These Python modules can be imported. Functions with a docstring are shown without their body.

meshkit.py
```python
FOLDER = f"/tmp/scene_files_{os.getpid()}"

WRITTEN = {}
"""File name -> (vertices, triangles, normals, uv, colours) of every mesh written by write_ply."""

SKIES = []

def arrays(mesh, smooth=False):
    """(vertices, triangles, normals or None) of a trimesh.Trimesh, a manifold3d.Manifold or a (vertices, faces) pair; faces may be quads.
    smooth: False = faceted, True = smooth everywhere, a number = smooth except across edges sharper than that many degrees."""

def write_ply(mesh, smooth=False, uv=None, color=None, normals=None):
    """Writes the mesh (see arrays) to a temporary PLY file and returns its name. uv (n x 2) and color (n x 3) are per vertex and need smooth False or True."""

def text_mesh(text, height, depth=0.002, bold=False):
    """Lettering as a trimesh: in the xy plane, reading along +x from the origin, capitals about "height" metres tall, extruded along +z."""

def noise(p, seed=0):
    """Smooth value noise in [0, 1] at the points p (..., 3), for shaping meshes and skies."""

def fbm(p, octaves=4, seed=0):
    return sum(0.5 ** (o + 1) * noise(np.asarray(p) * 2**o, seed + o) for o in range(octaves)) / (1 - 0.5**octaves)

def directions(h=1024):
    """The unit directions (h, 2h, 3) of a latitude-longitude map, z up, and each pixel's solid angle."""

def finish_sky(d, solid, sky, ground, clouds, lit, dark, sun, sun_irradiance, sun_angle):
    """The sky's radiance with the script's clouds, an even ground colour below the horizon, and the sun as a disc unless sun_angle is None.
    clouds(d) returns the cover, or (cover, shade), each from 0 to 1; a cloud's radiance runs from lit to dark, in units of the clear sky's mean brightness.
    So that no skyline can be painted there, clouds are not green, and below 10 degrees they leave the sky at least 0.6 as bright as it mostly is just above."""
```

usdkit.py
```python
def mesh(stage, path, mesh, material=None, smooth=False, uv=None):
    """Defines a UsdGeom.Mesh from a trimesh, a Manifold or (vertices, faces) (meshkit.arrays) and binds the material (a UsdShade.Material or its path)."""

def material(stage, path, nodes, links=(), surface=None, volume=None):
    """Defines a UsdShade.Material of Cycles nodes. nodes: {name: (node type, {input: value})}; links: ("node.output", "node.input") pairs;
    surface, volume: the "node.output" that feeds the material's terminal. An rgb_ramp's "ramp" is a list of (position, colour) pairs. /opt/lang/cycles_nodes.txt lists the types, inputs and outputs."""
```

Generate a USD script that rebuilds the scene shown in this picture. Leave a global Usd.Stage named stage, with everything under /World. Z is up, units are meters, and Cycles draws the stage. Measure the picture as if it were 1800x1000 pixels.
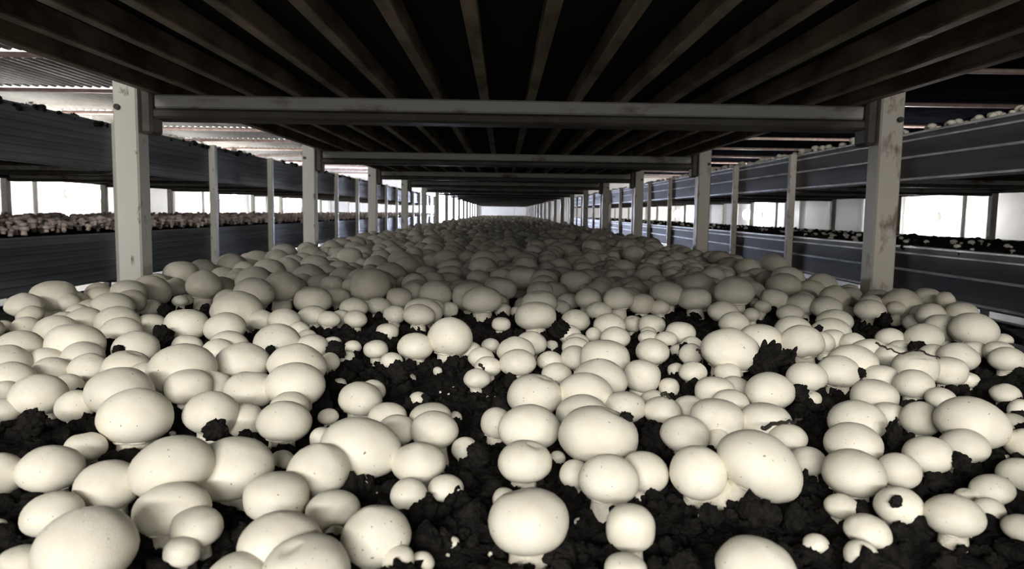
import math, numpy as np, trimesh, usdkit, meshkit
from pxr import Usd, UsdGeom, UsdLux, UsdShade, Gf, Sdf, Vt

stage = Usd.Stage.CreateInMemory()
UsdGeom.SetStageUpAxis(stage, UsdGeom.Tokens.z)
UsdGeom.SetStageMetersPerUnit(stage, 1.0)
UsdGeom.Xform.Define(stage, '/World')
UsdGeom.Scope.Define(stage, '/World/Looks')
ZC = 1.45                                   # height of the lens above the floor; the tables below are relative to it

# ---------------------------------------------------------------- camera
def make_camera():
    yaw, pitch, roll = math.radians(0.7408), math.radians(-5.5912), math.radians(0.85)
    f = np.array([math.sin(yaw) * math.cos(pitch), math.cos(yaw) * math.cos(pitch), math.sin(pitch)])
    r = np.array([math.cos(yaw), -math.sin(yaw), 0.0])
    u = np.cross(r, f)
    r2, u2 = r * math.cos(roll) + u * math.sin(roll), -r * math.sin(roll) + u * math.cos(roll)
    cam = UsdGeom.Camera.Define(stage, '/World/camera')
    cam.CreateHorizontalApertureAttr(36.0)
    cam.CreateVerticalApertureAttr(20.0)
    cam.CreateFocalLengthAttr(26.0)
    cam.CreateFStopAttr(18.0)
    cam.CreateFocusDistanceAttr(0.85)
    cam.CreateClippingRangeAttr((0.02, 200.0))
    cam.CreateExposureAttr(EXPOSURE)
    m = np.eye(4)
    m[0, :3], m[1, :3], m[2, :3], m[3, :3] = r2, u2, -f, (0, 0, ZC)
    cam.AddTransformOp().Set(Gf.Matrix4d(*m.ravel().tolist()))
EXPOSURE = 0.0
FRONT_LAMP = 108.0        # unseen lamp behind the photographer, placed to light the near mushrooms
AISLE_LEFT, AISLE_RIGHT = 42.0, 62.0    # unseen lamps behind the photographer, placed to light posts and bed edges
WALL_LAMP_LEFT = 420.0
WALL_LAMP_RIGHT = 330.0
DOORWAY = 150.0           # daylit doorway at the far end of the left aisle
SKYLIGHT = 2.6           # translucent roof strips over the left side
NEAR_FILL = 4.3  # strength of the added fill light behind the camera
make_camera()

def batten(name, x, y, z, w, d, intensity, color, rx, rz):  # rectangular light out of view behind the camera
    lamp = UsdLux.RectLight.Define(stage, '/World/' + name)
    lamp.CreateWidthAttr(w); lamp.CreateHeightAttr(d); lamp.CreateIntensityAttr(intensity); lamp.CreateColorAttr(Gf.Vec3f(*color))
    lamp.AddTranslateOp().Set(Gf.Vec3d(x, y, ZC + z)); lamp.AddRotateXYZOp().Set(Gf.Vec3f(rx, 0, rz))
batten('head_light', -.40, -2.7, .88, 2.1, .16, FRONT_LAMP, (1.0, .975, .925), 74, -8)
batten('aisle_light_left', -1.32, -2.6, .80, .5, .2, AISLE_LEFT, (1.0, .96, .89), 76, -6)
batten('aisle_light_right', 1.34, -2.6, .80, .5, .2, AISLE_RIGHT, (1.0, .93, .84), 76, 6)
batten('near_doorway_daylight', 0.1, -3.3, .10, 2.6, 1.1, NEAR_FILL, (1.0, .985, .95), 90, 0)   # added soft fill, lifts the shaded sides of the caps

ROOTS = [([[0.177, 0.4861, -0.1431], [0.1973, 0.501, -0.1428], [0.2132, 0.5107, -0.1438]], 0.0016, 'dark twig lying on the peat in front of the oval caps, right of center'),
([[0.3543, 0.6873, -0.1178], [0.3599, 0.6818, -0.1221], [0.3733, 0.6762, -0.1263], [0.3932, 0.6862, -0.1236]], 0.0011, 'fine dark root draped over small caps at upper right'),
([[0.3932, 0.6862, -0.1236], [0.3998, 0.6757, -0.1275], [0.4118, 0.6803, -0.1304]], 0.0009, 'short dark root end right of the lump on the right side'),
([[0.1848, 0.6886, -0.1267], [0.1859, 0.6783, -0.1291], [0.1855, 0.6675, -0.1365]], 0.0011, 'forked dark rootlet standing at the left of the large broad cap'),
([[0.1279, 0.5725, -0.1403], [0.1336, 0.567, -0.1435]], 0.0016, 'dark peat-coated root behind the small torn cap'),
([[-0.02, 0.6502, -0.136], [-0.0147, 0.6447, -0.1394]], 0.0012, 'tiny dark chip on the stacked small caps right of the bare soil'),
([[0.2805, 0.5143, -0.1499], [0.2864, 0.5197, -0.1447]], 0.0014, 'short dark splinter leaning between two right-hand caps')]
CLUMPS = """
-0.3974 0.8602 -0.1500 0.0100|black peat lump wedged between caps at upper left, below the round shadow-edge cap
-0.4329 1.0772 -0.1500 0.0075|small black peat lump sitting on the cap top at upper left
-0.1921 0.4901 -0.1500 0.0065|black peat lump in front of the clustered caps left of the globe
-0.4276 0.7985 -0.1500 0.0062|black peat crumb beside the broad cap at left
-0.3876 0.7447 -0.1462 0.0058|black peat lump lying across the speckled left cap
0.2663 0.7371 -0.1500 0.0179|spiky black peat clump standing below the large broad cap
0.2751 0.5009 -0.1500 0.0060|tall black peat lump between the two right-hand caps
0.4812 0.8400 -0.1500 0.0079|black peat lump at the end of the fine dark root
0.3433 0.6921 -0.1480 0.0044|thin black peat sliver beside the egg-shaped cap of the right pair
0.2954 0.4569 -0.1550 0.0047|dark peat lump stuck under the rim of a lower right cap
0.2124 0.3801 -0.1512 0.0027|dark peat blot on the soil-smeared cap at lower right
-0.1781 0.7852 -0.1500 0.0085|black peat lump in the torn cap at the edge of bare soil
-0.0947 0.6769 -0.1500 0.0090|pointed black peat clump beside the small stalked mushrooms
-0.2446 0.7743 -0.1500 0.0048|small black peat lump on the rim of a left center cap
0.4007 0.9197 -0.1411 0.0043|tiny black peat crumb on a flat cap at upper right
-0.3256 0.5052 -0.1500 0.0079|black peat mound in front of the left edge caps
0.0747 0.9336 -0.1490 0.0109|black peat clump right of the shaded thick-stalked mushroom
0.2551 0.6176 -0.1500 0.0063|peat clump rising between the oval cap and the paired caps
0.0812 0.4686 -0.1321 0.0037|peat strip behind the small cap with the torn rim
-0.4845 1.0598 -0.1500 0.0090|peat lump at the left shadow edge between dim caps
0.5654 1.0747 -0.1500 0.0076|peat hollow lump before the bed's right edge caps
0.2918 0.7386 -0.1500 0.0099|jagged peat lump right beside the spiky clump
-0.0143 0.4602 -0.1550 0.0062|peat lump beside the small cap at the soil trench
"""
# x y z (cap centre, relative to the lens) half-width half-height tilt | label
TABLE = """
-0.1800 0.3117 -0.1497 0.0205 0.0175 0|cream mushroom with a huge round cap in the bottom-left corner
-0.2113 0.3160 -0.1604 0.0101 0.0093 0|large round cream mushroom in front left of the huge round cap in the bottom-left corner
-0.2277 0.3675 -0.1576 0.0143 0.0110 12|large oval cream mushroom behind and left of the huge round cap in the bottom-left corner
-0.2637 0.4239 -0.1545 0.0172 0.0134 0|cream mushroom with a round cap at the left edge row
-0.2902 0.4199 -0.1567 0.0126 0.0126 0|large round cream mushroom left of the round cap at the left edge row
-0.2743 0.4801 -0.1595 0.0122 0.0096 0|medium oval cream mushroom behind and right of the round cap at the left edge row
-0.2160 0.3977 -0.1542 0.0168 0.0138 0|cream mushroom with a smooth round cap above the bottom-left giant
-0.1821 0.4014 -0.1449 0.0218 0.0169 18|cream mushroom with a tilted egg-shaped cap at lower left
-0.1573 0.4245 -0.1535 0.0228 0.0179 8|cream mushroom with a plump wide cap at lower left
-0.1691 0.3693 -0.1556 0.0179 0.0137 10|large oval cream mushroom in front of the tilted egg-shaped cap at lower left
-0.1503 0.3552 -0.1584 0.0119 0.0090 0|large oval cream mushroom in front and left of the plump wide cap at lower left
-0.1506 0.3386 -0.1633 0.0081 0.0068 0|medium round cream mushroom right of the huge round cap in the bottom-left corner
-0.1121 0.3068 -0.1592 0.0129 0.0096 0|next mushroom in front left of the big egg-shaped cap near the bottom left of center
-0.2561 0.3660 -0.1653 0.0055 0.0055 0|small round cream mushroom left of the huge round cap in the bottom-left corner
-0.2536 0.5057 -0.1465 0.0237 0.0199 0|cream mushroom with a big globe-shaped cap at left
-0.1056 0.4193 -0.1521 0.0174 0.0159 0|large round cream mushroom in front left of the big slanting oval cap left of center
-0.0877 0.4499 -0.1482 0.0234 0.0182 -14|cream mushroom with a big slanting oval cap left of center
-0.1264 0.5124 -0.1622 0.0081 0.0081 0|small round cream mushroom left of the big slanting oval cap left of center
-0.0505 0.4440 -0.1554 0.0163 0.0126 0|cream mushroom with a boxy round cap left of the soil trench
-0.0514 0.4064 -0.1605 0.0098 0.0093 0|medium round cream mushroom in front of the boxy round cap left of the soil trench
-0.0314 0.4194 -0.1618 0.0102 0.0078 0|medium oval mushroom in front right of the boxy round cap left of the soil trench
-0.0242 0.4922 -0.1619 0.0089 0.0081 0|medium round cream mushroom behind right of the boxy round cap left of the soil trench
-0.0859 0.4278 -0.1633 0.0071 0.0071 0|small round cream mushroom in front of the big slanting oval cap left of center
-0.1201 0.3866 -0.1553 0.0165 0.0127 0|large oval cream mushroom in front and right of the plump wide cap at lower left
-0.1412 0.4675 -0.1634 0.0074 0.0070 0|small round cream mushroom right of the plump wide cap at lower left
-0.0881 0.3787 -0.1587 0.0132 0.0101 0|large oval mushroom behind left of the big egg-shaped cap near the bottom left of center
-0.1006 0.3293 -0.1539 0.0181 0.0137 0|large flattish cream mushroom left of the big egg-shaped cap near the bottom left of center
-0.0585 0.3421 -0.1564 0.0165 0.0147 8|cream mushroom with a big egg-shaped cap near the bottom left of center
-0.0821 0.3047 -0.1544 0.0178 0.0133 0|nearest mushroom in front left of the big egg-shaped cap near the bottom left of center
-0.0825 0.3604 -0.1650 0.0057 0.0057 0|small round cream mushroom left of the big egg-shaped cap near the bottom left of center
-0.0464 0.3283 -0.1610 0.0072 0.0064 0|medium mushroom in front right of the big egg-shaped cap near the bottom left of center
-0.0364 0.3347 -0.1654 0.0059 0.0052 0|small mushroom in front right of the big egg-shaped cap near the bottom left of center
-0.0241 0.3632 -0.1682 0.0038 0.0028 0|tiny oval cream mushroom right of the big egg-shaped cap near the bottom left of center
-0.0101 0.4093 -0.1680 0.0036 0.0032 0|tiny round cream mushroom behind and left of the big lone round cap at bottom center
-0.0136 0.3918 -0.1673 0.0047 0.0036 0|small oval cream mushroom left of the big lone round cap at bottom center
0.0026 0.4099 -0.1640 0.0065 0.0065 0|small round cream mushroom behind and left of the big lone round cap at bottom center
-0.0474 0.5110 -0.1547 0.0165 0.0134 0|large round cream mushroom behind the boxy round cap left of the soil trench
-0.0745 0.5208 -0.1579 0.0135 0.0108 0|medium round cream mushroom behind and right of the big slanting oval cap left of center
0.0146 0.3495 -0.1516 0.0188 0.0160 0|cream mushroom with a big lone round cap at bottom center
0.0628 0.4131 -0.1535 0.0172 0.0144 0|large round cream mushroom behind right of the tiny lone pinhead right of the bottom cap
0.0461 0.4421 -0.1609 0.0091 0.0091 0|medium round cream mushroom right of the dimpled cap with soil-nibbled rim, center
0.0871 0.4332 -0.1561 0.0145 0.0125 -10|large round cream mushroom left of the round cap beside the giant egg
0.0659 0.3572 -0.1577 0.0117 0.0117 0|cream mushroom with a round cap rising from its veil at bottom
0.0582 0.3233 -0.1627 0.0094 0.0070 0|large oval cream mushroom in front of the round cap rising from its veil at bottom
0.0636 0.4724 -0.1463 0.0252 0.0196 -6|cream mushroom with a giant stained cap in the center cluster
0.1176 0.4223 -0.1525 0.0160 0.0160 0|cream mushroom with a round cap beside the giant egg
0.1521 0.4213 -0.1471 0.0245 0.0190 -30|cream mushroom with a giant tilted egg-shaped cap right of center
0.1303 0.5081 -0.1550 0.0167 0.0130 0|large oval cream mushroom in front left of the wide cap left of the dark twig
0.1574 0.5200 -0.1618 0.0082 0.0082 0|small round cream mushroom in front of the wide cap left of the dark twig
0.1136 0.3119 -0.1554 0.0166 0.0125 0|cream mushroom with a round cap cut off by the bottom edge
0.0152 0.4478 -0.1554 0.0163 0.0126 0|cream mushroom with a dimpled cap with soil-nibbled rim, center
0.0204 0.5062 -0.1510 0.0205 0.0160 0|large oval cream mushroom behind the dimpled cap with soil-nibbled rim, center
0.0389 0.4870 -0.1658 0.0054 0.0050 0|small round cream mushroom right of the dimpled cap with soil-nibbled rim, center
0.1149 0.3965 -0.1674 0.0038 0.0038 0|tiny round cream mushroom in front of the round cap beside the giant egg
0.0438 0.3908 -0.1689 0.0028 0.0024 0|cream tiny lone pinhead right of the bottom cap
0.2120 0.4294 -0.1537 0.0180 0.0140 0|cream mushroom with a stout oval cap at lower right
0.2385 0.4841 -0.1533 0.0183 0.0143 0|large oval cream mushroom behind the stout oval cap at lower right
0.2497 0.4465 -0.1581 0.0128 0.0109 -8|large round cream mushroom right of the stout oval cap at lower right
0.2829 0.4721 -0.1562 0.0154 0.0121 0|large round cream mushroom in front left of the wide smooth oval cap at far right
0.3186 0.4916 -0.1564 0.0153 0.0120 0|large oval cream mushroom in front of the wide smooth oval cap at far right
0.2194 0.3900 -0.1584 0.0123 0.0108 0|cream mushroom with a round cap smeared with soil at lower right
0.1930 0.4011 -0.1629 0.0090 0.0069 0|medium oval cream mushroom behind left of the pale cap with torn rim at lower right
0.1892 0.3635 -0.1610 0.0110 0.0084 -6|cream mushroom with a pale cap with torn rim at lower right
0.1755 0.3422 -0.1632 0.0077 0.0071 0|medium round cream mushroom in front of the pale cap with torn rim at lower right
0.1613 0.3600 -0.1658 0.0061 0.0047 0|small round cream mushroom left of the pale cap with torn rim at lower right
0.2413 0.3764 -0.1576 0.0142 0.0110 0|cream mushroom with a plump stalked cap at lower right
0.2749 0.3981 -0.1632 0.0083 0.0069 0|medium round cream mushroom right of the plump stalked cap at lower right
0.2924 0.4219 -0.1603 0.0115 0.0089 0|medium oval cream mushroom behind and right of the plump stalked cap at lower right
0.2777 0.4217 -0.1651 0.0068 0.0052 0|small flattish cream mushroom behind and right of the plump stalked cap at lower right
0.3244 0.4439 -0.1589 0.0124 0.0101 0|medium round cream mushroom behind and right of the plump stalked cap at lower right
0.3708 0.5059 -0.1583 0.0125 0.0108 0|medium round cream mushroom in front right of the wide smooth oval cap at far right
0.2763 0.3734 -0.1628 0.0090 0.0070 0|medium oval cream mushroom right of the plump stalked cap at lower right
0.2059 0.5140 -0.1587 0.0130 0.0102 0|medium oval cream mushroom behind and right of the giant tilted egg-shaped cap right of center
0.2009 0.4678 -0.1598 0.0115 0.0095 0|medium round cream mushroom left of the stout oval cap at lower right
0.3407 0.5193 -0.1478 0.0235 0.0185 -5|cream mushroom with a wide smooth oval cap at far right
-0.6750 1.0450 -0.1419 0.0233 0.0173 0|mushroom with a brownish oval cap at the bed's left edge
-0.6750 1.1145 -0.1373 0.0308 0.0228 0|large flattish shaded mushroom behind right of the brownish oval cap at the bed's left edge
-0.6573 1.1288 -0.1476 0.0226 0.0182 0|medium round shaded mushroom right of the brownish oval cap at the bed's left edge
-0.5494 1.0415 -0.1435 0.0289 0.0214 0|large flattish shaded mushroom behind left of the round cap between soil lumps at upper left
-0.5279 0.9341 -0.1477 0.0234 0.0186 0|medium oval cream mushroom right of the brownish oval cap at the bed's left edge
-0.4789 0.9171 -0.1452 0.0258 0.0206 0|large oval cream mushroom left of the round cap between soil lumps at upper left
-0.4474 0.8650 -0.1485 0.0227 0.0181 0|medium oval cream mushroom left of the round cap between soil lumps at upper left
-0.3827 0.7684 -0.1486 0.0226 0.0180 0|large oval cream mushroom behind and left of the long flat-topped cap at left
-0.4482 0.9410 -0.1525 0.0182 0.0152 0|medium round cream mushroom left of the round cap between soil lumps at upper left
-0.3910 0.9107 -0.1461 0.0250 0.0199 0|cream mushroom with a round cap between soil lumps at upper left
-0.3393 0.9018 -0.1474 0.0237 0.0189 0|medium flattish cream mushroom in front of the broad cap straddling the shadow edge at left
-0.3649 1.0084 -0.1390 0.0335 0.0247 0|mushroom with a broad cap straddling the shadow edge at left
-0.6037 0.9347 -0.1548 0.0166 0.0132 0|nearest medium flattish mushroom in front of the brownish oval cap at the bed's left edge
-0.5229 0.8658 -0.1478 0.0234 0.0186 0|medium flattish mushroom in front right of the brownish oval cap at the bed's left edge
-0.4408 0.7607 -0.1444 0.0271 0.0215 -10|large flattish mushroom in front right of the brownish oval cap at the bed's left edge
-0.4974 0.7604 -0.1483 0.0229 0.0182 0|nearest large flattish mushroom in front of the brownish oval cap at the bed's left edge
-0.5527 0.8832 -0.1579 0.0136 0.0108 0|small oval cream mushroom in front of the brownish oval cap at the bed's left edge
-0.4735 0.7030 -0.1506 0.0207 0.0164 0|second large flattish mushroom in front of the brownish oval cap at the bed's left edge
-0.4516 0.7269 -0.1545 0.0169 0.0134 0|second medium flattish mushroom in front of the brownish oval cap at the bed's left edge
-0.4230 0.6897 -0.1554 0.0161 0.0127 0|second medium flattish cream mushroom behind left of the broad cap resting behind the left globe
-0.4180 0.7321 -0.1511 0.0199 0.0157 0|nearest medium flattish cream mushroom behind left of the broad cap resting behind the left globe
-0.3905 0.6936 -0.1537 0.0178 0.0141 0|medium oval cream mushroom behind and left of the broad cap resting behind the left globe
-0.3472 0.6778 -0.1506 0.0211 0.0167 0|large flattish cream mushroom behind the broad cap resting behind the left globe
-0.3221 0.6612 -0.1542 0.0170 0.0134 0|medium oval cream mushroom behind and right of the broad cap resting behind the left globe
-0.2988 0.5734 -0.1462 0.0250 0.0197 0|cream mushroom with a broad cap resting behind the left globe
-0.2815 0.6450 -0.1436 0.0286 0.0226 0|cream mushroom with a long flat-topped cap at left
-0.2626 0.6137 -0.1512 0.0187 0.0147 0|large oval cream mushroom in front of the long flat-topped cap at left
-0.2497 0.6368 -0.1557 0.0149 0.0133 0|medium round cream mushroom in front and right of the long flat-topped cap at left
-0.2084 0.6071 -0.1515 0.0199 0.0157 0|large oval cream mushroom left of the speckled broad cap left of the bare soil
-0.2438 0.6900 -0.1465 0.0247 0.0195 0|large oval cream mushroom right of the long flat-topped cap at left
-0.2112 0.5299 -0.1499 0.0187 0.0160 0|large round cream mushroom right of the big globe-shaped cap at left
-0.1915 0.5428 -0.1585 0.0132 0.0123 0|medium round cream mushroom behind the plump wide cap at lower left
-0.3679 0.5815 -0.1510 0.0204 0.0161 0|large oval cream mushroom left of the broad cap resting behind the left globe
-0.3305 0.5668 -0.1561 0.0137 0.0128 0|medium round cream mushroom in front left of the broad cap resting behind the left globe
-0.3858 0.6519 -0.1595 0.0122 0.0096 0|medium oval cream mushroom left of the broad cap resting behind the left globe
-0.4314 0.6452 -0.1529 0.0185 0.0147 0|third large flattish mushroom in front of the brownish oval cap at the bed's left edge
-0.4237 0.6256 -0.1601 0.0097 0.0097 0|small round cream mushroom left of the broad cap resting behind the left globe
-0.3851 0.5642 -0.1595 0.0121 0.0095 0|medium oval cream mushroom behind and left of the round cap at the left edge row
-0.3520 0.8228 -0.1555 0.0160 0.0127 0|medium flattish cream mushroom in front of the round cap between soil lumps at upper left
-0.3026 0.8130 -0.1520 0.0202 0.0160 0|medium flattish mushroom in front right of the round cap between soil lumps at upper left
-0.3032 0.7833 -0.1535 0.0170 0.0135 0|medium flattish cream mushroom behind and right of the long flat-topped cap at left
-0.2982 1.1601 -0.1442 0.0282 0.0209 0|mushroom with a shaded oval cap at upper left center
-0.2712 1.0509 -0.1527 0.0203 0.0150 0|medium flattish shaded mushroom in front of the shaded oval cap at upper left center
-0.2457 1.0388 -0.1555 0.0153 0.0122 0|nearest small oval mushroom in front right of the shaded oval cap at upper left center
-0.2351 1.0748 -0.1573 0.0150 0.0111 0|second small oval mushroom in front right of the shaded oval cap at upper left center
-0.2078 1.0422 -0.1553 0.0161 0.0128 0|third small oval mushroom in front right of the shaded oval cap at upper left center
-0.2289 1.1353 -0.1512 0.0211 0.0156 0|medium oval shaded mushroom right of the shaded oval cap at upper left center
-0.1970 1.1753 -0.1532 0.0191 0.0141 0|small oval shaded mushroom right of the shaded oval cap at upper left center
-0.1592 1.0841 -0.1541 0.0160 0.0142 0|small round cream mushroom behind and left of the stalked mushroom left of the pale globe
-0.1182 1.0412 -0.1484 0.0218 0.0161 0|medium oval cream mushroom behind the stalked mushroom left of the pale globe
-0.1151 1.0799 -0.1478 0.0268 0.0198 0|medium mushroom behind left of the large pale globe cap in the middle of the bed
-0.0837 1.1656 -0.1563 0.0135 0.0126 0|small round mushroom in front left of the flat cap on a stout stalk in shade
-0.0584 0.8250 -0.1430 0.0250 0.0230 0|cream mushroom with a large pale globe cap in the middle of the bed
-0.0962 0.8147 -0.1517 0.0197 0.0156 0|cream stalked mushroom left of the pale globe
-0.1484 0.9503 -0.1575 0.0140 0.0111 0|small oval cream mushroom behind and left of the stalked mushroom left of the pale globe
-0.1427 0.8309 -0.1580 0.0136 0.0108 0|nearest small oval cream mushroom left of the stalked mushroom left of the pale globe
-0.1172 0.7775 -0.1601 0.0115 0.0091 0|small oval cream mushroom in front left of the stalked mushroom left of the pale globe
-0.1751 0.8605 -0.1613 0.0104 0.0082 0|second small oval cream mushroom left of the stalked mushroom left of the pale globe
-0.1153 0.5924 -0.1539 0.0176 0.0138 0|cream mushroom with a lone oval cap in the bare soil patch
-0.1134 0.6423 -0.1595 0.0111 0.0100 0|small round cream mushroom behind right of the lone oval cap in the bare soil patch
-0.1535 0.6924 -0.1651 0.0065 0.0053 0|tiny round cream mushroom behind left of the lone oval cap in the bare soil patch
-0.0233 0.6920 -0.1589 0.0127 0.0100 0|cream small stalked mushroom right of the bare soil
-0.0136 0.7447 -0.1582 0.0134 0.0106 0|nearest medium oval mushroom behind right of the small stalked mushroom right of the bare soil
-0.0224 0.7878 -0.1574 0.0141 0.0112 0|medium oval cream mushroom behind the small stalked mushroom right of the bare soil
-0.0362 0.8354 -0.1588 0.0130 0.0103 0|mushroom in front right of the large pale globe cap in the middle of the bed
-0.0136 0.8802 -0.1607 0.0110 0.0087 0|small oval mushroom right of the large pale globe cap in the middle of the bed
-0.0011 1.0355 -0.1587 0.0129 0.0102 0|small oval cream mushroom in front and left of the shaded thick-stalked mushroom at center
-0.0325 1.1693 -0.1417 0.0308 0.0228 0|mushroom with a flat cap on a stout stalk in shade
-0.2476 0.8102 -0.1466 0.0245 0.0195 0|large flattish mushroom in front right of the broad cap straddling the shadow edge at left
-0.3262 0.9935 -0.1521 0.0192 0.0153 0|medium oval mushroom in front right of the broad cap straddling the shadow edge at left
-0.2908 0.9828 -0.1499 0.0213 0.0169 0|medium oval cream mushroom in front left of the shaded oval cap at upper left center
-0.1895 0.6793 -0.1458 0.0254 0.0201 -6|large flattish cream mushroom behind the speckled broad cap left of the bare soil
-0.2099 0.8118 -0.1531 0.0183 0.0145 0|medium flattish cream mushroom behind the speckled broad cap left of the bare soil
-0.2658 0.9628 -0.1581 0.0134 0.0107 0|small oval cream mushroom in front of the shaded oval cap at upper left center
-0.2428 0.9151 -0.1595 0.0121 0.0096 0|small flattish cream mushroom in front of the shaded oval cap at upper left center
-0.1797 0.7656 -0.1596 0.0101 0.0101 0|nearest small round mushroom behind right of the speckled broad cap left of the bare soil
-0.2024 0.8777 -0.1608 0.0102 0.0088 0|second small round mushroom behind right of the speckled broad cap left of the bare soil
-0.1709 0.8086 -0.1626 0.0082 0.0075 0|tiny round cream mushroom behind the lone oval cap in the bare soil patch
-0.1714 0.6068 -0.1471 0.0242 0.0190 0|cream mushroom with a speckled broad cap left of the bare soil
-0.1665 0.5744 -0.1563 0.0153 0.0120 0|medium flattish cream mushroom in front of the speckled broad cap left of the bare soil
-0.1552 0.5181 -0.1526 0.0177 0.0153 0|large round cream mushroom in front of the speckled broad cap left of the bare soil
-0.1366 0.5744 -0.1637 0.0081 0.0063 0|small flattish mushroom in front left of the lone oval cap in the bare soil patch
-0.0871 0.5544 -0.1577 0.0139 0.0109 0|medium oval mushroom in front right of the lone oval cap in the bare soil patch
-0.0526 0.5435 -0.1563 0.0154 0.0120 0|large oval cream mushroom behind the boxy round cap left of the soil trench
-0.0366 0.5809 -0.1653 0.0055 0.0055 0|tiny round cream mushroom in front of the small stalked mushroom right of the bare soil
-0.0725 0.6356 -0.1641 0.0077 0.0061 0|small oval cream mushroom right of the lone oval cap in the bare soil patch
-0.0895 0.7205 -0.1658 0.0051 0.0051 0|second tiny round cream mushroom in front of the stalked mushroom left of the pale globe
-0.0664 0.7578 -0.1662 0.0047 0.0047 0|tiny round cream mushroom left of the small stalked mushroom right of the bare soil
-0.0796 0.7773 -0.1676 0.0036 0.0036 0|nearest tiny round cream mushroom in front of the stalked mushroom left of the pale globe
-0.0034 0.5394 -0.1575 0.0119 0.0119 0|medium round cream mushroom behind and left of the dimpled cap with soil-nibbled rim, center
0.0462 1.0180 -0.1448 0.0277 0.0204 0|shaded thick-stalked mushroom at center
0.1036 1.0285 -0.1513 0.0200 0.0159 0|medium flattish cream mushroom right of the shaded thick-stalked mushroom at center
0.1452 0.9835 -0.1506 0.0207 0.0164 0|medium flattish cream mushroom behind left of the round cap between soil gaps right of center
0.1402 0.9033 -0.1538 0.0176 0.0140 0|medium oval cream mushroom behind left of the round cap between soil gaps right of center
0.1206 0.9615 -0.1597 0.0101 0.0101 0|small round cream mushroom behind the wide crescent cap in the center row
0.0870 0.9394 -0.1561 0.0154 0.0122 0|small oval cream mushroom in front and right of the shaded thick-stalked mushroom at center
0.0924 0.8907 -0.1576 0.0139 0.0110 0|second small flattish cream mushroom behind left of the wide crescent cap in the center row
0.0862 0.8422 -0.1557 0.0158 0.0125 0|medium flattish cream mushroom behind and left of the wide crescent cap in the center row
0.0348 0.8558 -0.1534 0.0180 0.0143 -8|medium oval cream mushroom in front of the shaded thick-stalked mushroom at center
0.0163 0.7918 -0.1510 0.0204 0.0161 0|medium flattish cream mushroom in front of the shaded thick-stalked mushroom at center
0.0172 0.7427 -0.1537 0.0177 0.0140 0|second medium oval mushroom behind right of the small stalked mushroom right of the bare soil
0.0613 0.8911 -0.1627 0.0076 0.0076 0|tiny round cream mushroom in front of the shaded thick-stalked mushroom at center
0.0519 0.7761 -0.1579 0.0136 0.0108 0|nearest small flattish cream mushroom behind left of the wide crescent cap in the center row
0.0544 0.7104 -0.1574 0.0142 0.0112 0|medium oval cream mushroom left of the wide crescent cap in the center row
0.0783 0.7795 -0.1550 0.0158 0.0133 0|medium round cream mushroom behind and left of the wide crescent cap in the center row
0.1034 0.7323 -0.1469 0.0243 0.0193 0|large flattish cream mushroom behind the wide crescent cap in the center row
0.0883 0.6475 -0.1480 0.0234 0.0184 0|cream mushroom with a wide crescent cap in the center row
0.1327 0.6824 -0.1528 0.0166 0.0155 -12|cream mushroom with a leaning oval cap right of the center row
0.0700 0.5969 -0.1491 0.0223 0.0175 0|large oval cream mushroom in front left of the wide crescent cap in the center row
0.0271 0.5916 -0.1496 0.0218 0.0171 0|large oval cream mushroom right of the small stalked mushroom right of the bare soil
0.1671 0.8089 -0.1527 0.0187 0.0148 0|cream mushroom with a round cap between soil gaps right of center
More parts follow.
